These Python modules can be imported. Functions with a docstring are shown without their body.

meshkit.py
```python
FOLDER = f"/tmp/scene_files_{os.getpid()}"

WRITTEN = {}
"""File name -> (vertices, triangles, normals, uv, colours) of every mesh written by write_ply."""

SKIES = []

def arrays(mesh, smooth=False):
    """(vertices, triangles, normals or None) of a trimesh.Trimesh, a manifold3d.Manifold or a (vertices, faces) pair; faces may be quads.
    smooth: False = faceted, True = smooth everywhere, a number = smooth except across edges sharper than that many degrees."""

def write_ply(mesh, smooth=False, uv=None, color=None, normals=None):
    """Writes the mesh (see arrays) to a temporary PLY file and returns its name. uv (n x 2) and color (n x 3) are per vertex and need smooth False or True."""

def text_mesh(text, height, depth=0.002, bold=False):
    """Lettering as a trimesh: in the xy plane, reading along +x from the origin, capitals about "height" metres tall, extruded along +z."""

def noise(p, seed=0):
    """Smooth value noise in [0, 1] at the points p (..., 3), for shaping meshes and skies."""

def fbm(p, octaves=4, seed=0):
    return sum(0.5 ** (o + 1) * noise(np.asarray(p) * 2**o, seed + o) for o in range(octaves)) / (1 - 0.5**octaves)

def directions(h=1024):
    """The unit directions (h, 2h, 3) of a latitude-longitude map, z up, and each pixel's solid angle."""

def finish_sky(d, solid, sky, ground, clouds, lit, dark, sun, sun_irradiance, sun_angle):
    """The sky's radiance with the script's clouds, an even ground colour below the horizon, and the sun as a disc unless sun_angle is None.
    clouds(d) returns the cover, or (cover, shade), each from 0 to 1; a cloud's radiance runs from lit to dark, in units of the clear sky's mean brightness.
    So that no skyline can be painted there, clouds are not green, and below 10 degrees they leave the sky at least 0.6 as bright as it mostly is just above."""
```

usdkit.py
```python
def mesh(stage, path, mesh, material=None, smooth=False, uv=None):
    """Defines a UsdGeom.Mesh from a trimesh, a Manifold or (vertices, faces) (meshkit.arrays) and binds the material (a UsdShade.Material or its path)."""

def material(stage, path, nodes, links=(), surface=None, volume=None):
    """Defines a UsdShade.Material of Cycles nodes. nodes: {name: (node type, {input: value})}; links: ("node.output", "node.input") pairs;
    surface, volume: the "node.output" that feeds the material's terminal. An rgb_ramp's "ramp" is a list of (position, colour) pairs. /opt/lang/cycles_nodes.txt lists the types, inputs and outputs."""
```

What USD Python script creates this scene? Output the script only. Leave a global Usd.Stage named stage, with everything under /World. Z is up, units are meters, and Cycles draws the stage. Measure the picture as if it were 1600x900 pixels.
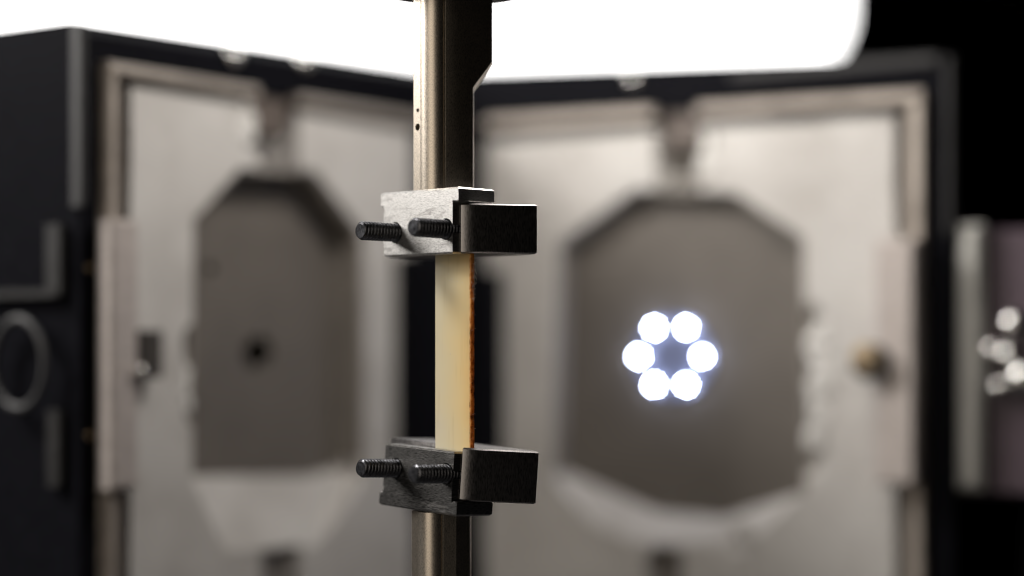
import math, random
import numpy as np, trimesh, manifold3d as m3, usdkit, meshkit
from manifold3d import Manifold, CrossSection
from shapely.geometry import Polygon
from pxr import Usd, UsdGeom, UsdLux, UsdShade, Gf, Sdf, Vt

stage = Usd.Stage.CreateInMemory()
UsdGeom.SetStageUpAxis(stage, 'Z'); UsdGeom.SetStageMetersPerUnit(stage, 1.0)
UsdGeom.Xform.Define(stage, '/World'); UsdGeom.Scope.Define(stage, '/World/Looks')
rng = np.random.default_rng(7); random.seed(7)

# ------------------------------------------------------------------ camera
FPX, HX, HY, CZ = 3000.0, 800.0, 540.0, 0.125     # focal length in 1600-px units, eye line, height of lens above the bench
FOC = 0.392
cam = UsdGeom.Camera.Define(stage, '/World/camera')
cam.AddTranslateOp().Set(Gf.Vec3d(0, 0, CZ)); cam.AddRotateXOp().Set(90.0)
cam.CreateHorizontalApertureAttr(36.0); cam.CreateVerticalApertureAttr(20.25)
cam.CreateFocalLengthAttr(36.0 * FPX / 1600); cam.CreateVerticalApertureOffsetAttr((HY - 450) / 1600 * 36.0)
cam.CreateFStopAttr(3.5); cam.CreateFocusDistanceAttr(FOC)
cam.CreateClippingRangeAttr(Gf.Vec2f(0.02, 50)); cam.CreateExposureAttr(0.0)

# ------------------------------------------------------------------ lamps
def aim(l, pos, to):
    p, t = Gf.Vec3d(*pos), Gf.Vec3d(*to)
    l.AddTransformOp().Set(Gf.Matrix4d().SetLookAt(p, t, Gf.Vec3d(0, 0, 1) if abs((t - p).GetNormalized()[2]) < .99 else Gf.Vec3d(0, 1, 0)).GetInverse())
def rect(name, pos, to, w, h, power, col):
    l = UsdLux.RectLight.Define(stage, '/World/' + name)
    l.CreateWidthAttr(w); l.CreateHeightAttr(h); l.CreateIntensityAttr(power); l.CreateColorAttr(Gf.Vec3f(*col)); l.CreateNormalizeAttr(False)
    aim(l, pos, to); return l
SH = (-0.012, 0.40, CZ)
rect('key_lamp', (-0.47, 0.425, CZ + 0.385), SH, 0.12, 0.12, 68.0, (1, .97, .93))
rect('side_softbox', (-0.52, 0.40, CZ + 0.25), (SH[0], SH[1], CZ + 0.03), 0.20, 0.18, 16.0, (1, .97, .93))
rect('chamber_lamp', (0.04, 0.445, CZ + 0.162), (-0.08, 0.53, CZ + 0.01), 0.07, 0.06, 24.0, (1, .955, .90))
rect('front_fill', (-0.34, -0.10, CZ + 0.10), SH, 0.36, 0.5, 1.3, (1, .9, .77))

# ------------------------------------------------------------------ materials
def MAT(name, nodes, links=(), surface='p.BSDF'):
    return usdkit.material(stage, '/World/Looks/' + name, nodes, links, surface=surface)
def plain(name, col, rough=.5, metal=0.0, scale=300., vary=.25, bump=.1, **kw):
    lo = tuple(c * (1 - vary) for c in col); hi = tuple(min(1, c * (1 + vary)) for c in col)
    return MAT(name, {'g': ('geometry', {}), 'n': ('noise_texture', {'scale': scale, 'detail': 5.0, 'roughness': .6}),
        'r': ('rgb_ramp', {'ramp': [(.3, lo), (.7, hi)]}), 'mr': ('map_range', {'from_min': .3, 'from_max': .7, 'to_min': max(.02, rough - .08), 'to_max': min(1, rough + .08), 'clamp': True}),
        'b': ('bump', {'strength': bump, 'distance': .0004}), 'p': ('principled_bsdf', {'metallic': metal, **kw})},
        [('g.position', 'n.vector'), ('n.fac', 'r.fac'), ('r.color', 'p.base_color'), ('n.fac', 'mr.value'), ('mr.result', 'p.roughness'), ('n.fac', 'b.height'), ('b.normal', 'p.normal')])
def brushed(name, col, rough, sc, rot=0.0, scuff=(.35, .35, .35), cover=(.60, .72), bump=.25, metal=1.0):
    """Machined metal: fine lines stretched along one axis, broken by scuffs."""
    return MAT(name, {'g': ('geometry', {}), 'm0': ('mapping', {'rotation': (0, 0, rot)}), 'm': ('mapping', {'scale': sc}),
        'n': ('noise_texture', {'scale': 1.0, 'detail': 4.0, 'roughness': .65}),
        'm2': ('mapping', {'scale': (120, 120, 460), 'rotation': (0, .6, 0)}), 's': ('noise_texture', {'scale': 1.0, 'detail': 8.0, 'roughness': .72, 'distortion': 1.2}),
        'sr': ('rgb_ramp', {'ramp': [(cover[0], col), (cover[1], scuff)]}),
        'lr': ('rgb_ramp', {'ramp': [(.3, (.72, .72, .72)), (.6, (1, 1, 1))]}), 'mx': ('mix_color', {'blend_type': 'multiply', 'fac': .8}),
        'mr': ('map_range', {'from_min': .3, 'from_max': .7, 'to_min': rough * .75, 'to_max': rough * 1.3, 'clamp': True}),
        'b': ('bump', {'strength': bump, 'distance': .00012}), 'p': ('principled_bsdf', {'metallic': metal})},
        [('g.position', 'm0.vector'), ('m0.vector', 'm.vector'), ('m.vector', 'n.vector'), ('m0.vector', 'm2.vector'), ('m2.vector', 's.vector'), ('s.fac', 'sr.fac'),
         ('n.fac', 'lr.fac'), ('sr.color', 'mx.a'), ('lr.color', 'mx.b'), ('mx.result', 'p.base_color'), ('n.fac', 'mr.value'), ('mr.result', 'p.roughness'), ('n.fac', 'b.height'), ('b.normal', 'p.normal')])

A45 = math.radians(45)
M = {}
M['clamp'] = brushed('clamp_steel', (.74, .72, .695), .37, (1500, 1500, 9000), A45, scuff=(.30, .275, .26), cover=(.54, .74), bump=.022)
M['clamp_dark'] = brushed('dark_clamp_steel', (.31, .30, .29), .29, (900, 900, 8500), A45, scuff=(.80, .77, .74), cover=(.57, .72), bump=.05)  # lower clamp: darker base and paler scuffs than the upper clamp steel
M['jaw'] = brushed('jaw_steel', (.30, .285, .28), .31, (6000, 6000, 900), 0, scuff=(.15, .14, .13), bump=.06)
M['shaft'] = brushed('shaft_steel', (.62, .545, .455), .34, (9000, 9000, 2500), 0, scuff=(.52, .46, .39), cover=(.62, .8), bump=.03)
M['stud'] = plain('blackened_steel', (.085, .085, .092), .30, .9, 900, .3, .05)
M['rim'] = brushed('rim_steel', (.52, .46, .41), .45, (300, 300, 300), 0, scuff=(.34, .27, .21), metal=.6)
M['bar'] = brushed('latch_steel', (.56, .50, .47), .5, (200, 200, 900), 0, scuff=(.46, .39, .34), metal=.35)
M['black'] = plain('black_enamel', (.006, .006, .008), .5, 0, 500, .3, .08, specular_ior_level=.02)
M['lit_chip'] = plain('lit_chip_white', (.70, .68, .65), .9, 0, 500, .06, .3)  # whiter than the lining: light caught by chipped facets, put into the colour
M['notch'] = plain('dark_brown_metal', (.115, .092, .08), .6, .1, 200, .2, .1)  # dark brown, for the plate across the rim gap
M['mount'] = plain('halo_blue_mount', (.12, .13, .19), .5, 0, 300, .1, .05)  # blue halo of the lights put into the mount colour
M['dark'] = plain('dark_grey_metal', (.018, .017, .017), .5, .2, 400, .3, .08)
M['edge_ring_grey'] = plain('edge_highlight_ring_grey', (.026, .025, .026), .55, .0, 400, .2, .05)  # grey of the painted casing edge highlights, and of the pull ring
M['gap'] = plain('dark_brown_grey_metal', (.05, .043, .038), .6, .2, 200, .3, .1)  # dark brown-grey, for pocket floor, latch keeper and bolt
M['board'] = MAT('ceramic_fibre', {'g': ('geometry', {}), 'n': ('noise_texture', {'scale': 45., 'detail': 6.0, 'roughness': .6}), 'f': ('noise_texture', {'scale': 900., 'detail': 3.0}),
    'r': ('rgb_ramp', {'ramp': [(.25, (.45, .425, .40)), (.5, (.56, .535, .51)), (.75, (.62, .60, .575))]}),
    'b': ('bump', {'strength': .35, 'distance': .0006}), 'p': ('principled_bsdf', {'roughness': .88, 'specular_ior_level': .25})},
    [('g.position', 'n.vector'), ('g.position', 'f.vector'), ('n.fac', 'r.fac'), ('r.color', 'p.base_color'), ('f.fac', 'b.height'), ('b.normal', 'p.normal')])
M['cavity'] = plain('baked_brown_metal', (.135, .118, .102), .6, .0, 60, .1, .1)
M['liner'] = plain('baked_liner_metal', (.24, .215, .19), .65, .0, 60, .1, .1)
M['drain'] = plain('drain_channel_grey', (.19, .17, .155), .7, 0, 200, .15, .1)
M['hole'] = plain('hole_black', (.01, .01, .01), .8, 0, 300)
M['chrome'] = plain('chrome', (.8, .79, .77), .08, 1.0, 300, .05, .02)
M['brass'] = plain('brass', (.42, .32, .21), .3, 1.0, 300, .2, .05)
M['bolt'] = plain('tan_brown_bolt', (.30, .225, .14), .5, .3, 300, .3, .1)
M['plum'] = plain('plum_black_plastic', (.075, .05, .066), .45, 0, 300, .15, .05)
M['plate'] = plain('pale_grey_plate', (.50, .49, .46), .5, .3, 300, .1, .05)
M['bench'] = plain('black_bench', (.02, .02, .022), .5, 0, 80, .2, .1)
M['wall'] = plain('dark_wall', (.012, .012, .014), .9, 0, 10, .2, .1)
M['led'] = MAT('led_glow', {'p': ('emission', {'color': (.64, .73, 1.0), 'strength': 135.0})}, surface='p.emission')
M['panel'] = MAT('lit_diffuser', {'p': ('emission', {'color': (1.0, .985, .97), 'strength': 4.5})}, surface='p.emission')
T_ = (math.cos(math.radians(45)), -math.sin(math.radians(45))); P0_ = T_[0] * (697 - HX) / FPX * .4 + T_[1] * .4 + .0006; P1_ = P0_ + .0107   # across the test strip
M['specimen'] = MAT('amber_resin', {'g': ('geometry', {}), 'm': ('mapping', {'scale': (900, 900, 60)}), 'n': ('noise_texture', {'scale': 1., 'detail': 5., 'roughness': .6}),
    'c': ('noise_texture', {'scale': 60., 'detail': 2.}), 'dt': ('vector_math', {'math_type': 'dot_product', 'vector2': (T_[0], T_[1], 0)}), 'mp': ('map_range', {'from_min': P0_, 'from_max': P1_, 'clamp': True}), 'nn': ('math', {'math_type': 'multiply_add', 'value2': .9, 'value3': -.45}), 'ad': ('math', {'math_type': 'add'}), 'r': ('rgb_ramp', {'ramp': [(.0, (.66, .66, .56)), (.25, (.72, .68, .50)), (.65, (.80, .67, .38)), (.97, (.82, .60, .28))]}), 'lr': ('rgb_ramp', {'ramp': [(.28, (.8, .78, .72)), (.45, (1, 1, 1))]}),
    'mx': ('mix_color', {'blend_type': 'multiply', 'fac': .6}), 'b': ('bump', {'strength': .2, 'distance': .0001}),
    'p': ('principled_bsdf', {'roughness': .42, 'specular_ior_level': .45}), 't': ('translucent_bsdf', {'color': (.96, .75, .38)}), 'x': ('mix_closure', {'fac': .40})},
    [('g.position', 'm.vector'), ('m.vector', 'n.vector'), ('g.position', 'c.vector'), ('g.position', 'dt.vector1'), ('dt.value', 'mp.value'), ('c.fac', 'nn.value1'), ('mp.result', 'ad.value1'), ('nn.value', 'ad.value2'), ('ad.value', 'r.fac'), ('n.fac', 'lr.fac'), ('r.color', 'mx.a'), ('lr.color', 'mx.b'), ('mx.result', 'p.base_color'),
     ('n.fac', 'b.height'), ('b.normal', 'p.normal'), ('p.BSDF', 'x.closure1'), ('t.BSDF', 'x.closure2')], surface='x.closure')
M['cut'] = MAT('charred_cut_edge', {'g': ('geometry', {}), 'm': ('mapping', {'scale': (800, 800, 500)}), 'n': ('noise_texture', {'scale': 1., 'detail': 5., 'roughness': .7}),
    'r': ('rgb_ramp', {'ramp': [(.34, (.08, .03, .010)), (.46, (.62, .28, .07)), (.6, (.95, .60, .22))]}), 'p': ('principled_bsdf', {'roughness': .5}), 't': ('translucent_bsdf', {}), 'x': ('mix_closure', {'fac': .65})},
    [('g.position', 'm.vector'), ('m.vector', 'n.vector'), ('n.fac', 'r.fac'), ('r.color', 'p.base_color'), ('r.color', 't.color'), ('p.BSDF', 'x.closure1'), ('t.BSDF', 'x.closure2')], surface='x.closure')
M['fibre'] = MAT('pale_fibre', {'p': ('principled_bsdf', {'base_color': (.8, .7, .6), 'roughness': .4}), 't': ('translucent_bsdf', {'color': (.8, .7, .6)}), 'x': ('mix_closure', {'fac': .4})}, [('p.BSDF', 'x.closure1'), ('t.BSDF', 'x.closure2')], surface='x.closure')

# ------------------------------------------------------------------ scene helpers
used = {}
def fresh(parent, name):
    k = used.get((parent, name), 0); used[(parent, name)] = k + 1
    return f'{parent}/{name}' + (f'_{k:03d}' if k else '')
BASE = {}
def thing(name, label, cat, base, group=None):
    path = fresh('/World', name); x = UsdGeom.Xform.Define(stage, path); x.AddTranslateOp().Set(Gf.Vec3d(*map(float, base)))
    o = x.GetPrim(); o.SetCustomDataByKey('label', label); o.SetCustomDataByKey('category', cat)
    if group: o.SetCustomDataByKey('group', group)
    BASE[path] = np.array(base, float); return path
def part(parent, name, mesh, mat, smooth=30, label=None, kind=None):
    """One mesh under a thing or under one of its parts; mesh points are in world metres."""
    path = fresh(parent, name)
    v, f, _ = meshkit.arrays(mesh); base = BASE[parent]; BASE[path] = base
    o = usdkit.mesh(stage, path, (v - base, f), M[mat] if isinstance(mat, str) else mat, smooth=smooth)
    if label: o.GetPrim().SetCustomDataByKey('label', label)
    if kind: o.GetPrim().SetCustomDataByKey('kind', kind)
    return path
def struct(name, mesh, mat):
    o = usdkit.mesh(stage, fresh('/World', name), mesh, M[mat]); o.GetPrim().SetCustomDataByKey('kind', 'structure'); return o
def tm(man):
    m = man.to_mesh(); return trimesh.Trimesh(np.array(m.vert_properties[:, :3]), np.array(m.tri_verts), process=False)
def inset(poly, b):
    g = Polygon(poly).buffer(-b, join_style=2)
    return np.array(g.exterior.coords)[:-1]
def prism(poly, z0, z1, bev=0.0):
    """Convex polygon in plan, extruded upward with bevelled edges."""
    poly = np.array(poly, float)
    if not bev: return Manifold.hull_points([(x, y, z) for x, y in poly for z in (z0, z1)])
    q = inset(poly, bev)
    return Manifold.hull_points([(x, y, z) for x, y in q for z in (z0, z1)] + [(x, y, z) for x, y in inset(poly, bev * .0) for z in (z0 + bev, z1 - bev)])
def extr(poly, z0, z1):
    c = CrossSection([np.array(poly, float)], m3.FillRule.NonZero)
    return Manifold.extrude(c, z1 - z0).translate((0, 0, z0))
def boxm(x0, x1, y0, y1, z0, z1, b=0.0):
    return prism([(x0, y0), (x1, y0), (x1, y1), (x0, y1)], z0, z1, b)

# ------------------------------------------------------------------ setting
b = trimesh.creation.box([3, 3.2, .04]); b.apply_translation((0, 1.2, -.02)); struct('bench_top', b, 'bench')
b = trimesh.creation.box([5, .05, 3]); b.apply_translation((0, 2.8, 1.4)); struct('back_wall', b, 'wall')

# ------------------------------------------------------------------ grips (upper and lower)
MM = 0.001; T = np.array([math.cos(A45), -math.sin(A45)]); N = np.array([-math.sin(A45), -math.cos(A45)])
AX = np.array([(697 - HX) / FPX * .4, .4])
def plan(man):                       # local (p, q, z) in mm -> world metres; z measured from the eye line
    def w(a):
        a = np.asarray(a); xy = AX + a[:, :1] * MM * T + a[:, 1:2] * MM * N
        return np.column_stack([xy, a[:, 2] * MM + CZ])
    m = tm(man) if hasattr(man, 'to_mesh') else man.copy()
    m.vertices = w(m.vertices); m.invert() if m.volume < 0 else None
    return m
def thread(length, r, pitch, seg=40, per=10):
    """A real helical thread along +x: crest, flanks and root, with a chamfered tip at x = length."""
    s = np.linspace(0, length, int(length / pitch * per)); a = np.linspace(0, 2 * np.pi, seg, endpoint=False)
    S, Aa = np.meshgrid(s, a, indexing='ij'); ph = (S / pitch + Aa / (2 * np.pi)) % 1
    tri = np.clip(np.abs(ph - .5) * 2.6 - .2, 0, 1)
    R = r - tri * .21 * r - np.clip((S - (length - .5)) / .5, 0, 1) * .22 * r * (1 - tri * .6)
    v = np.stack([S, R * np.cos(Aa), R * np.sin(Aa)], -1).reshape(-1, 3); n = len(s)
    f = []
    i, j = np.meshgrid(np.arange(n - 1), np.arange(seg), indexing='ij'); jj = (j + 1) % seg
    q = np.stack([i * seg + j, (i + 1) * seg + j, (i + 1) * seg + jj, i * seg + jj], -1).reshape(-1, 4)
    f = np.vstack([q[:, [0, 1, 2]], q[:, [0, 2, 3]]])
    v = np.vstack([v, [[0, 0, 0], [length - .12, 0, 0]]]); k = np.arange(seg); k2 = (k + 1) % seg; e = (n - 1) * seg
    f = np.vstack([f, np.column_stack([np.full(seg, len(v) - 2), k, k2]), np.column_stack([np.full(seg, len(v) - 1), e + k2, e + k])])
    m = trimesh.Trimesh(v, f, process=False)
    if m.volume < 0: m.invert()
    return m
def stud_mesh(p, z, q0, q1):
    m = thread(q1 - q0, 1.95, .85); v = m.vertices.copy()
    m.vertices = np.column_stack([v[:, 1] + p, v[:, 0] + q0, v[:, 2] + z])
    return m

SPEC_P, SPEC_Q = (0.6, 11.35), (2.7, 3.6)
def make_clamp(root, up, tilt=None):
    """Clamp body with its flange, thick jaw, and two threaded studs. Mirrored top to bottom for the lower grip."""
    if up: zf0, zf1, zp, zj0, zj1 = 28.95, 32.0, 18.6, 18.7, 28.75
    else:  zf0, zf1, zp, zj0, zj1 = -34.4, -31.5, -21.5, -31.3, -20.6
    sgn = 1 if up else -1
    fl = boxm(-11.8, 11.8, -2.5, 7.65, zf0, zf1, .35)
    pl = boxm(-10.9, 10.1, 3.6, 7.65, *((zp, zf1) if up else (zf0, zp)), .35)
    body = fl + pl
    ng = boxm(-13, -10.9 + .25, 3, 9, (zf0 - 1.0 if up else zf1 + .3), (zf0 - .3 if up else zf1 + 1.0)); body = body - ng
    sp = [(-7.4, 23.55 if up else -26.4), (8.05, 23.6 if up else -26.15)]
    for p, z in sp:
        body = body - Manifold.cylinder(20, 2.2, 2.2, 40, True).rotate((90, 0, 0)).translate((p, 5, z))
    jaw = prism([(10.3, 5.5), (12.9, 3.85), (19.35, -7.25), (15.0, -9.8), (-14.8, -9.5), (-15.4, 2.6)], zj0, zj1, .28)
    jaw = jaw - boxm(-20, 10.22, 2.45, 9, zj0 - 5, zj1 + 5) - boxm(-1, SPEC_P[1] + .06, SPEC_Q[0] - .02, SPEC_Q[1] + .06, zj0 - 5, zj1 + 5)
    meshes = [('clamp_body', plan(body), 'clamp' if up else 'clamp_dark'), ('clamp_jaw', plan(jaw), 'jaw')]
    for (p, z), q1 in zip(sp, (17.2, 16.6)):
        meshes.append(('threaded_stud', plan(stud_mesh(p, z, 3.8, q1)), 'stud'))
    for name, m, mat in meshes:
        if tilt:
            c = np.array([(715 - HX) / FPX * .39, .39, (HY - 750) / FPX * .39 + CZ])
            m.apply_transform(trimesh.transformations.rotation_matrix(tilt, (0, 1, 0), c))
        part(root, name, m, mat, smooth=30 if name != 'threaded_stud' else 50)

U = 1 / 7.5                          # one photo pixel at the grip, in mm
def shaft_world(man, px):
    m = tm(man); v = m.vertices * MM
    m.vertices = np.column_stack([v[:, 0] + (px - HX) / FPX * .4, v[:, 1] + .4 - .0012, v[:, 2] + CZ]); return m
def arc(cx, cy, r, a0, a1, n):
    return [(cx + r * math.cos(math.radians(a)), cy + r * math.sin(math.radians(a))) for a in np.linspace(a0, a1, n)]
def shaft_section(wide):
    pts = [(-46.5, -6), (-31.5, -22)] if wide else [(-46.5, 2), (-34, -22)]   # flat strip milled on the left
    pts += [(-31, -21.2)] + arc(-10, -8, 30, 213, 291, 14)              # round rod face
    pts += [(1.5, -30), (4.0, -30)]                                     # fine seam
    pts += [(4.2, -34.6), (24, -31.5)]
    pts += ([(74, -8), (76, -4), (76, 22), (60, 40)] if wide else [(45, -10), (46, -4), (46, 12)])
    pts += arc(0, 0, 46, 50, 178, 16)
    return np.array(pts) * U
root = thing('specimen_grip', 'upper steel grip hanging from its round shaft, clamp face brightly lit', 'clamp', (AX[0], AX[1], CZ + .0186), 'grips that hold the amber test strip')
zt = 73.2
sh = extr(shaft_section(True), 31.9, zt)
zc = lambda y: (HY - y) / FPX * 400
cut = Manifold.hull_points([(x * U, yy, z) for (x, z) in ((46, zc(141)), (46, 20), (120, 20), (120, zc(141) + 74 * U * 1.43)) for yy in (-30, 30)])
sh = sh - cut
for (hx, hy, r) in ((655.3, 175, .42), (654.8, 201, .72)):
    c = Manifold.cylinder(6, r, r, 24, True).rotate((90, 0, 0)).rotate((0, 0, -45)).translate(((hx - 693.5) * U, -12 * U, zc(hy)))
    sh = sh - c
part(root, 'shaft', shaft_world(sh, 693.5), 'shaft', 24)
col = Manifold.cylinder(12, 15.2, 15.2, 96) - Manifold.cylinder(12, 6, 6, 48); col = col.translate((2.2, 0, zt - .02))
part(root, 'shaft_collar', shaft_world(col, 693.5), 'dark')
make_clamp(root, True)
root = thing('specimen_grip', 'lower steel grip standing on its shaft, clamp face dark and scratched', 'clamp', (AX[0], AX[1], 0.0), 'grips that hold the amber test strip')
sh = extr(shaft_section(False), -CZ * 1000 + 8, -34.3)
part(root, 'shaft', shaft_world(sh, 690), 'shaft', 24)
part(root, 'shaft_base', shaft_world(Manifold.cylinder(8, 16, 15.4, 64).translate((0, 0, -CZ * 1000)), 690), 'dark')
make_clamp(root, False, tilt=.065)

# ------------------------------------------------------------------ the test strip
root = thing('test_strip', 'translucent amber plastic strip with charred right edge, clamped between both grips', 'specimen', (AX[0] + .001, AX[1], CZ - .028))
zs = np.linspace(-27.5, 25.5, 60)
body = prism([(SPEC_P[0], SPEC_Q[0]), (SPEC_P[1] - .22, SPEC_Q[0]), (SPEC_P[1] - .22, SPEC_Q[1] - .25), (SPEC_P[1] - .50, SPEC_Q[1]), (SPEC_P[0], SPEC_Q[1])], -27.5, 25.5, .06)
part(root, 'strip_body', plan(body), 'specimen')
n = 260; zz = np.linspace(-27.4, 25.4, n); e0 = .05 + .16 * meshkit.fbm(np.column_stack([zz * .9, zz * 0, zz * 0]), 5, 3) + .06 * rng.random(n)
e1 = .02 + .13 * meshkit.fbm(np.column_stack([zz * 1.3, zz * 0 + 9, zz * 0]), 5, 4) + .08 * rng.random(n); e2 = .02 + .12 * rng.random(n); e3 = .22 * meshkit.fbm(np.column_stack([zz * 1.1, zz * 0 + 4, zz * 0]), 5, 8) + .05 * rng.random(n)
pb = SPEC_P[1] - .225; qq = [SPEC_Q[0], SPEC_Q[0] + .35, SPEC_Q[1] - .4, SPEC_Q[1] - .0]
ring = np.stack([np.column_stack([np.full(n, pb), np.full(n, qq[0]), zz]), np.column_stack([pb + e0, np.full(n, qq[0] + .02), zz]), np.column_stack([pb + e1, np.full(n, qq[1]), zz]),
    np.column_stack([pb + e0 + e2, np.full(n, qq[2]), zz]), np.column_stack([pb + e2, np.full(n, qq[3]), zz]), np.column_stack([pb - .12 - e3, np.full(n, qq[3] + .03), zz])], 1)
v = ring.reshape(-1, 3); k = 6; f = []
for i in range(n - 1):
    for j in range(k):
        a_, b_ = i * k + j, i * k + (j + 1) % k; f += [(a_, b_, b_ + k), (a_, b_ + k, a_ + k)]
for j in range(1, k - 1): f += [(0, j + 1, j), ((n - 1) * k, (n - 1) * k + j, (n - 1) * k + j + 1)]
edge = trimesh.Trimesh(v, f, process=False)
if edge.volume < 0: edge.invert()
part(root, 'cut_edge', plan(edge), 'cut', smooth=40)
sp_ = [trimesh.creation.icosphere(1, r_) for r_ in rng.uniform(.05, .11, 16)]
for i, m_ in enumerate(sp_): m_.apply_scale((1, .5, 1.3)); m_.apply_translation((rng.uniform(2.2, 8.8) if i < 8 else rng.uniform(1, 10), SPEC_Q[1] + .01, 13.2 + rng.normal(0, .18) if i < 8 else rng.uniform(-18, 17)))
part(root, 'resin_speck', plan(trimesh.util.concatenate(sp_)), 'fibre', smooth=True, kind='stuff')
hairs = []
for i in range(70):
    top = rng.random() < .55
    z = rng.uniform(9, 17.5) if top else rng.uniform(-19, 17)
    L = rng.uniform(.3, 1.1) if top else rng.uniform(.15, .5)
    q = rng.uniform(2.5, 3.5); a = rng.uniform(-1.2, 1.2); st = np.linspace(0, 1, 5); bend = rng.uniform(-.5, .5)
    pts = np.column_stack([pb + .15 + st * L * math.cos(a), q + st * rng.uniform(-.3, .3), z + st * L * math.sin(a) + bend * st ** 2 * L])
    r = .04 * np.linspace(1, .5, 5); tang = np.gradient(pts, axis=0); tang /= np.linalg.norm(tang, axis=1, keepdims=True)
    u = np.cross(tang, (0, 1, 0)); u /= np.linalg.norm(u, axis=1, keepdims=True); w = np.cross(tang, u); ang = np.arange(4) * np.pi / 2
    vv = (pts[:, None] + r[:, None, None] * (np.cos(ang)[None, :, None] * u[:, None] + np.sin(ang)[None, :, None] * w[:, None])).reshape(-1, 3)
    ff = [t_ for ii in range(4) for jj in range(4) for t_ in ((ii * 4 + jj, ii * 4 + (jj + 1) % 4, ii * 4 + 4 + (jj + 1) % 4), (ii * 4 + jj, ii * 4 + 4 + (jj + 1) % 4, ii * 4 + 4 + jj))]
    hairs.append(trimesh.Trimesh(vv, ff, process=False))
part(root, 'frayed_fibre', plan(trimesh.util.concatenate(hairs)), 'fibre', smooth=True, kind='stuff')

# ------------------------------------------------------------------ the two open oven halves
class Half:
    """A frame on the front plane of one half: a runs from the free edge to the hinge, z up from the eye line, c into the half."""
    def __init__(s, O, e, m): s.O, s.e, s.m = (np.array(x, float) for x in (O, e, m))
    def at(s, px, py, c=0.0):
        r = np.array([(px - HX) / FPX, 1.0]); t = (s.O @ s.m - c) / (r @ s.m); pt = t * r
        return ((pt - s.O) @ s.e, (HY - py) / FPX * t)
    def poly(s, pts, c=0.0): return np.array([s.at(x, y, c) for x, y in pts])
    def out(s, man):
        m = tm(man) if hasattr(man, 'to_mesh') else man.copy(); v = np.array(m.vertices)
        xy = s.O + v[:, :1] * s.e - v[:, 2:3] * s.m
        m.vertices = np.column_stack([xy, v[:, 1] + CZ])
        if m.volume < 0: m.invert()
        return m
    def slab(s, a0, a1, z0, z1, c0, c1, b=0.0): return boxm(a0, a1, z0, z1, c0, c1, b)
def half(O, V):
    O, V = np.array(O), np.array(V); e = (V - O) / np.linalg.norm(V - O); m = np.array([e[1], -e[0]])
    return Half(O, e, m if m[1] < 0 else -m)
V0 = ((700 - HX) / FPX * .6, .6)
L = half(((165 - HX) / FPX * .472, .472), V0); R = half(((1443 - HX) / FPX * .525, .525), V0)
def rough_edge(p, amp, n=6, seed=0):
    r = np.random.default_rng(seed); out = []
    for i in range(len(p)):
        a, b_ = p[i], p[(i + 1) % len(p)]
        for t in np.arange(n) / n: out.append(a + (b_ - a) * t + (r.normal(0, amp, 2) if t > 0 else 0))
    return np.array(out)
def loft(front, back, c0, c1):
    return Manifold.hull_points([(x, y, c0) for x, y in front] + [(x, y, c1) for x, y in back])

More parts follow.
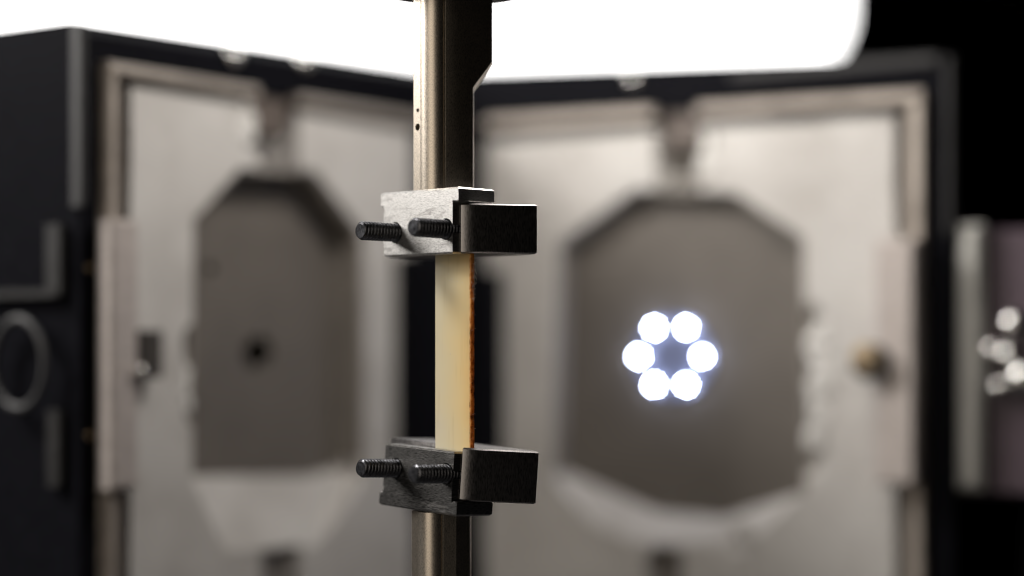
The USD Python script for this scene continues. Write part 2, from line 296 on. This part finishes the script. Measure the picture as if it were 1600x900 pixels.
def oven(h, label, spec):
    base = h.O + h.e * .075 - h.m * .04
    root = thing('oven_half', label, 'oven', (base[0], base[1], 0.0), 'open halves of the heating oven')
    W = .152; ao = spec['outer']; zb, ztop = -CZ, .0795
    # black outer casing with a pocket for the lining
    ar, zr = h.at(*spec['rim_out']); gap = spec['rim_w']
    pocket = boxm(ar + .001, W - .012, -.110, zr - .001, -.01, .052)
    case = Manifold.hull_points([(a_, zt_ - o_, c_) for a_, zt_ in ((ao, ztop), (W, .0868)) for o_, c_ in ((.0032, .003), (0, .0062), (0, .0818), (.0032, .085))] + [(ao + .0026, zt_ - .004, .003) for zt_ in (ztop,)] + [(a_, zb, c_) for a_ in (ao, W) for c_ in (.003, .085)]) - pocket
    nx0, nx1 = spec['rim_gap']
    part(root, 'casing', h.out(case), 'black')
    g0, g1 = sorted((h.at(nx0, 150)[0], h.at(nx1, 150)[0]))
    part(root, 'notch_plate', h.out(boxm(g0 + .0003, g1 - .0003, zr - .012, zr - .0012, .004, .02, .0006)), 'notch')
    part(root, 'corner_highlight', h.out(boxm(ao - .0006, ao + .0018, .034 if h is L else .030, .0789, .0015, .006, .0009)), 'edge_ring_grey')  # grey strip added as the highlight on the rounded casing corner
    part(root, 'pocket_floor', h.out(boxm(ar + .0015, W - .0125, -.1095, zr - .0015, .046, .0515)), 'gap')
    # steel rim: upright on the free side, top strip in two lengths either side of the shaft notch
    t = spec['rim_t']
    part(root, 'rim_upright', h.out(boxm(ar, ar + gap, -.109, zr - t - .0002, -.001, .040, .0007)), 'rim')
    a1, a2 = h.at(nx0, 150)[0], h.at(nx1, 150)[0]
    a1, a2 = min(a1, a2), max(a1, a2)
    part(root, 'rim_strip', h.out(boxm(ar, a1, zr - t, zr, -.001, .040, .0007)), 'rim')
    part(root, 'rim_strip', h.out(boxm(a2, W - .0135, zr - t, zr, -.001, .040, .0007)), 'rim', label='rim strip on the hinge side of the notch')
    # ceramic lining with the eight-sided chamber, top and bottom shaft channels
    c0 = .0025
    bl = h.poly(spec['board'], c0); bl[-2:, 1] = -.108
    board = extr(rough_edge(bl, .00025, 10, 1) if Polygon(bl).exterior.is_ccw else rough_edge(bl, .00025, 10, 1)[::-1], c0, .046)
    fr, bk = h.poly(spec['front'], c0), h.poly(spec['back'], spec['depth'])
    bk[:4] = fr[:4] * .985 + fr.mean(0) * .015; bk[4, 0] = fr[4, 0]; bk[7, 0] = fr[7, 0]
    fr2 = fr + (fr - bk) * (.004 / (spec['depth'] - c0))
    cav = loft(fr2, bk, c0 - .004, spec['depth'])
    deep = Manifold.hull_points([(x, y, c) for x, y in inset(bk, .0002) for c in (spec['depth'] - .001, .0449)])
    board = board - cav - deep
    x0, x1 = spec['channel']; aa, ab = sorted((h.at(x0, 230, c0)[0], h.at(x1, 230, c0)[0])); zc_ = h.at(spec['front'][1][0], spec['front'][1][1])[1]
    r = (ab - aa) / 2
    ch = Manifold.cylinder(.2, r, r, 40, True).scale((1, 1.5, 1)).rotate((90, 0, 0)).translate(((aa + ab) / 2, zc_ + .08, c0 + .002))
    chb = boxm(aa, ab, zc_ - .02, zc_ + .08, c0 - .01, c0 + .0025)
    x0, x1 = spec['drain']; ba, bb = sorted((h.at(x0, 870, c0)[0], h.at(x1, 870, c0)[0])); zd = h.at((x0 + x1) / 2, spec['drain_y'], c0)[1]
    db = boxm(ba, bb, zd - .08, zd, c0 - .01, .030)
    far = 1 if h is R else -1                       # broken, lighter shoulder along one side of the channel
    sa = aa if h is R else ab
    if h is L: sa = aa
    wz0, wz1 = zc_ + (.002 if h is R else .006), zc_ + (.020 if h is R else .026)
    wedge = Manifold.hull_points([(a_, z_, c_) for z_ in (wz0, wz1) for a_, c_ in ((sa - .0055, c0 - .0005), (sa + .001, c0 - .0005), (sa + .001, c0 + .006))])
    board = board - ch - chb - db - wedge
    rr_ = np.random.default_rng(5)
    for (px, y0, y1, n_) in spec['broken']:
        for y in np.linspace(y0, y1, n_):
            a, z = h.at(px + rr_.normal(0, 3), y, c0); q_ = rr_.uniform(.003, .005)
            board = board - Manifold.sphere(q_, 10).rotate(tuple(rr_.uniform(0, 90, 3))).scale((.8, 1.3, 1)).translate((a, z, c0 - q_ * .1))
    for (px, py, rx, cc) in spec['chips']:
        a, z = h.at(px, py, c0); board = board - Manifold.sphere(rx, 12).rotate((20, 30, 10)).scale((1, 1.7, .8)).translate((a, z, c0 - rx * cc))
    part(root, 'insulation_lining', h.out(board), 'board', 25)
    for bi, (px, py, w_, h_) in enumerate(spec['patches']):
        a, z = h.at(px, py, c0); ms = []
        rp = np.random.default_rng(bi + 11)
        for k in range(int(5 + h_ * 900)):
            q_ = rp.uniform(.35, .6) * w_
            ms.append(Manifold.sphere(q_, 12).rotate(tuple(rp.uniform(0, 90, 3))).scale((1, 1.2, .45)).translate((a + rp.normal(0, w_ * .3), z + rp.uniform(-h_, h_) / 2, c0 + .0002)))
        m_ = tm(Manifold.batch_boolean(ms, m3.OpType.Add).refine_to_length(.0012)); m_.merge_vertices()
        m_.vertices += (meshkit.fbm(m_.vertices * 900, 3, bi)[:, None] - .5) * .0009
        part(root, 'lit_chip_patch', h.out(m_), 'lit_chip', 40, label='chipped lining patch painted white for the light its facets catch')
    part(root, 'channel_floor', h.out(boxm(ba + .0002, bb - .0002, zd - .07, zd - .0005, .006, .0085)), 'drain')
    ccw = lambda p: p if Polygon(p).exterior.is_ccw else p[::-1]
    zlow = max(fr[4, 1], fr[7, 1]) + .001
    liner = (extr(ccw(inset(fr, .0001)), c0 + .0012, spec['depth'] + .0002) - extr(ccw(inset(fr, .0011)), 0, .05)) ^ boxm(-.1, .3, zlow, .1, -.01, .06)
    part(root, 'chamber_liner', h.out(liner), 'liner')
    back = extr(inset(bk, -.0015) if Polygon(bk).exterior.is_ccw else inset(bk, -.0015)[::-1], spec['depth'] + .0004, spec['depth'] + .003)
    for (px, py, r_) in spec['holes']:
        a, z = h.at(px, py, spec['depth']); back = back - Manifold.cylinder(.02, r_, r_, 32, True).scale((1.4, 1, 1)).translate((a, z, spec['depth']))
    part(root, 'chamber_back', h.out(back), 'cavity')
    part(root, 'sensor_well', h.out(extr(inset(bk, .002) if Polygon(bk).exterior.is_ccw else inset(bk, .002)[::-1], .0425, .0445)), 'hole')
    # latch bar on the free side
    x0, y0, x1, y1 = spec['bar']; cb = -.004 if h is L else -.0085; p, q = h.at(x0, y1, cb), h.at(x1, y0, cb)
    part(root, 'latch_bar', h.out(boxm(min(p[0], q[0]), max(p[0], q[0]), p[1], q[1], cb, .0012, .0009)), 'bar')
    return root

left = dict(outer=L.at(124, 300, .003)[0], rim_out=(167, 95), rim_w=.0034, rim_t=.0029, rim_gap=(404, 468),
    board=[(204, 134), (646, 203), (646, 900), (204, 900)],
    front=[(303, 342), (376, 262), (492, 266), (571, 366), (573, 748), (484, 856), (390, 860), (300, 750)],
    back=[(318, 352), (384, 285), (484, 290), (536, 376), (538, 730), (484, 745), (390, 742), (318, 738)], depth=.013,
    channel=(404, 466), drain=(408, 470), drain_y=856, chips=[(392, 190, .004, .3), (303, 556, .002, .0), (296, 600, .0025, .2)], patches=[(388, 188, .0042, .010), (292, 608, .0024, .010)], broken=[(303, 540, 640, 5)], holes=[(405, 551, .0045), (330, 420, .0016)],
    bar=(174, 345, 218, 766))
right = dict(outer=R.at(1487, 300, .003)[0], rim_out=(1443, 140), rim_w=.0042, rim_t=.0034, rim_gap=(1088, 1022),
    board=[(1398, 180), (758, 222), (758, 900), (1398, 900)],
    front=[(1256, 372), (1148, 300), (990, 294), (872, 381), (862, 745), (988, 846), (1130, 852), (1258, 765)],
    back=[(1240, 378), (1112, 300), (1016, 300), (892, 385), (886, 735), (1028, 800), (1130, 808), (1240, 765)], depth=.0085,
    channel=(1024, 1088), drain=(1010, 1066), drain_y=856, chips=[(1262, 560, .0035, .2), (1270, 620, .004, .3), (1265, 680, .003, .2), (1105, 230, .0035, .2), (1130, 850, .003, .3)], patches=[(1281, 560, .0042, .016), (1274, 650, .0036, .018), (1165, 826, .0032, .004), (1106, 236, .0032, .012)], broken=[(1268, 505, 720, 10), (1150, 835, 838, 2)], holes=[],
    bar=(1366, 373, 1428, 757))
rl = oven(L, 'left oven half swung open, narrow eight-sided chamber with a dark round hole', left)
rr = oven(R, 'right oven half swung open, chamber lit by a ring of six white lights', right)

def ball(h, px, py, c, r, stretch=(1, 1, 1)):
    a, z = h.at(px, py, c); return h.out(Manifold.sphere(r, 32).scale(stretch).translate((a, z, c)))
def cyl(h, px, py, c0, c1, r, r2=None):
    a, z = h.at(px, py, c0); return h.out(Manifold.cylinder(c1 - c0, r, r2 or r, 40).translate((a, z, c0)))
# --- left half details
kp = part(rl, 'latch_keeper', L.out(boxm(L.at(222, 500, -.003)[0], L.at(256, 500, -.003)[0], L.at(240, 590, -.003)[1], L.at(240, 516, -.003)[1], -.003, .006, .0006)), 'gap')
part(kp, 'latch_ball', ball(L, 220, 578, -.006, .0013), 'chrome')
for (px, py) in ((365, 88), (475, 96)): part(rl, 'cover_screw', ball(L, px, py, .003, .0024), 'chrome', smooth=True)
pw = part(rl, 'hinge_shade_block', L.out(boxm(.1262, .150, L.at(660, 720)[1], L.at(660, 400)[1], -.008, .012, .0008)), 'black')  # black block standing in for the soft shadow at the hinge gap
# side wall of the left casing: frame strips, brass pins, round handle
def side_box(h, ao, c0, c1, z0, z1, th, b=.0006): return h.out(boxm(ao - th, ao + .0003, z0, z1, c0, c1, b))
def side_c(h, ao, px):               # depth into the half of a photo column on the casing's side wall
    r = np.array([(px - HX) / FPX, 1.0]); P0 = h.O + h.e * ao
    k = np.linalg.solve(np.column_stack([r, h.m]), P0); return k[1], k[0]
ao = left['outer']
def zpx(h, ao, px, py): return (HY - py) / FPX * side_c(h, ao, px)[1]
for (x0, x1, y0, y1, th, mat) in ((106, 80, 350, 462, .0025, 'dark'), (104, 82, 640, 760, .0025, 'dark'), (100, -40, 452, 464, .003, 'dark')):
    part(rl, 'side_bracket', side_box(L, ao, side_c(L, ao, x0)[0], side_c(L, ao, x1)[0], zpx(L, ao, x0, y1), zpx(L, ao, x0, y0), th), mat)
for (px, py) in ((140, 418), (140, 680)): part(rl, 'brass_pin', ball(L, px, py, .003, .0012), 'brass', smooth=True)
def ring_side(h, ao, px, py, R_, r_, off):
    c, t = side_c(h, ao, px); z = (HY - py) / FPX * t
    m = trimesh.creation.torus(R_, r_, 48, 16); v = m.vertices.copy(); m.vertices = np.column_stack([v[:, 2] + ao - off, v[:, 1] * 1.25 + z, v[:, 0] + c]); return h.out(m)
part(rl, 'pull_ring', ring_side(L, ao, 48, 568, .0088, .0009, .004), 'edge_ring_grey', smooth=True)
# --- right half details
part(rr, 'top_highlight', R.out(boxm(right['outer'] + .0032, .058, .0766, .0800, .0015, .006, .0009)), 'edge_ring_grey')  # strip added as the highlight along the casing's top edge
part(rr, 'hinge_shade_block', R.out(boxm(.1335, .150, R.at(760, 712)[1], R.at(760, 425)[1], -.006, .012, .0008)), 'black')  # hinge-gap shadow, right side, also built as a black block
part(rr, 'cover_screw', ball(R, 990, 122, .003, .0024), 'chrome', smooth=True)
bt = part(rr, 'latch_bolt', cyl(R, 1356, 566, -.0125, .004, .0048, .0054), 'gap')
part(bt, 'bolt_tip', ball(R, 1352, 560, -.0125, .0042, (1, 1, .4)), 'bolt', smooth=True)
D = right['depth']
a0, z0 = R.at(1047, 557, D - .003)
rg = part(rr, 'ring_light', R.out(Manifold.cylinder(.0012, .0122, .0122, 48).translate((a0, z0, D - .0003))), 'mount', label='round mount tinted blue for the halo of its six glowing lights')
for (px, py) in ((1022, 512), (1072, 512), (1097, 557), (1072, 601), (1022, 601), (998, 557)):
    part(rg, 'light_bulb', ball(R, px, py, D - .0018, .0007), 'led', smooth=True)
ao = right['outer']
def front_box(h, px0, px1, py0, py1, c, th, b=.0008):
    p, q = h.at(px0, py1, c), h.at(px1, py0, c)
    return h.out(boxm(min(p[0], q[0]), max(p[0], q[0]), p[1], q[1], c, c + th, b))
part(rr, 'side_plate', front_box(R, 1494, 1534, 350, 766, .004, .006, .002), 'plate')
fb = part(rr, 'connector_block', front_box(R, 1493, 1680, 355, 770, .0105, .03, .001), 'plum')
for (px, py, r_) in ((1552, 548, .0028), (1584, 506, .0040), (1576, 556, .0034), (1562, 604, .0026), (1600, 590, .0048)):
    a, z = R.at(px, py, .0065)
    part(fb, 'fitting_knob', R.out(Manifold.sphere(r_, 32).translate((a, z, .0065)) + Manifold.cylinder(.0055, r_ * .6, r_ * .6, 24).translate((a, z, .0062))), 'chrome', smooth=40)

# ------------------------------------------------------------------ the lit panel behind
d = .90; x1, x0 = (1322 - HX) / FPX * d, -.42; z0 = (HY - 128) / FPX * d + CZ; z1 = z0 + .30
root = thing('light_panel', 'large glowing white light panel behind and above the oven', 'lamp', ((x0 + x1) / 2, d, z0))
pg = Polygon([(x0, z0), (x1, z0), (x1, z1), (x0, z1)]).buffer(-.034).buffer(.034, 16)
def upright(pol, y0, y1):
    m = trimesh.creation.extrude_polygon(pol, y1 - y0); v = m.vertices.copy(); m.vertices = np.column_stack([v[:, 0], y1 - v[:, 2], v[:, 1]])
    if m.volume < 0: m.invert()
    return m
part(root, 'diffuser', upright(pg, d, d + .008), 'panel')
part(root, 'back_shell', upright(pg.buffer(.002), d + .0085, d + .03), 'black')
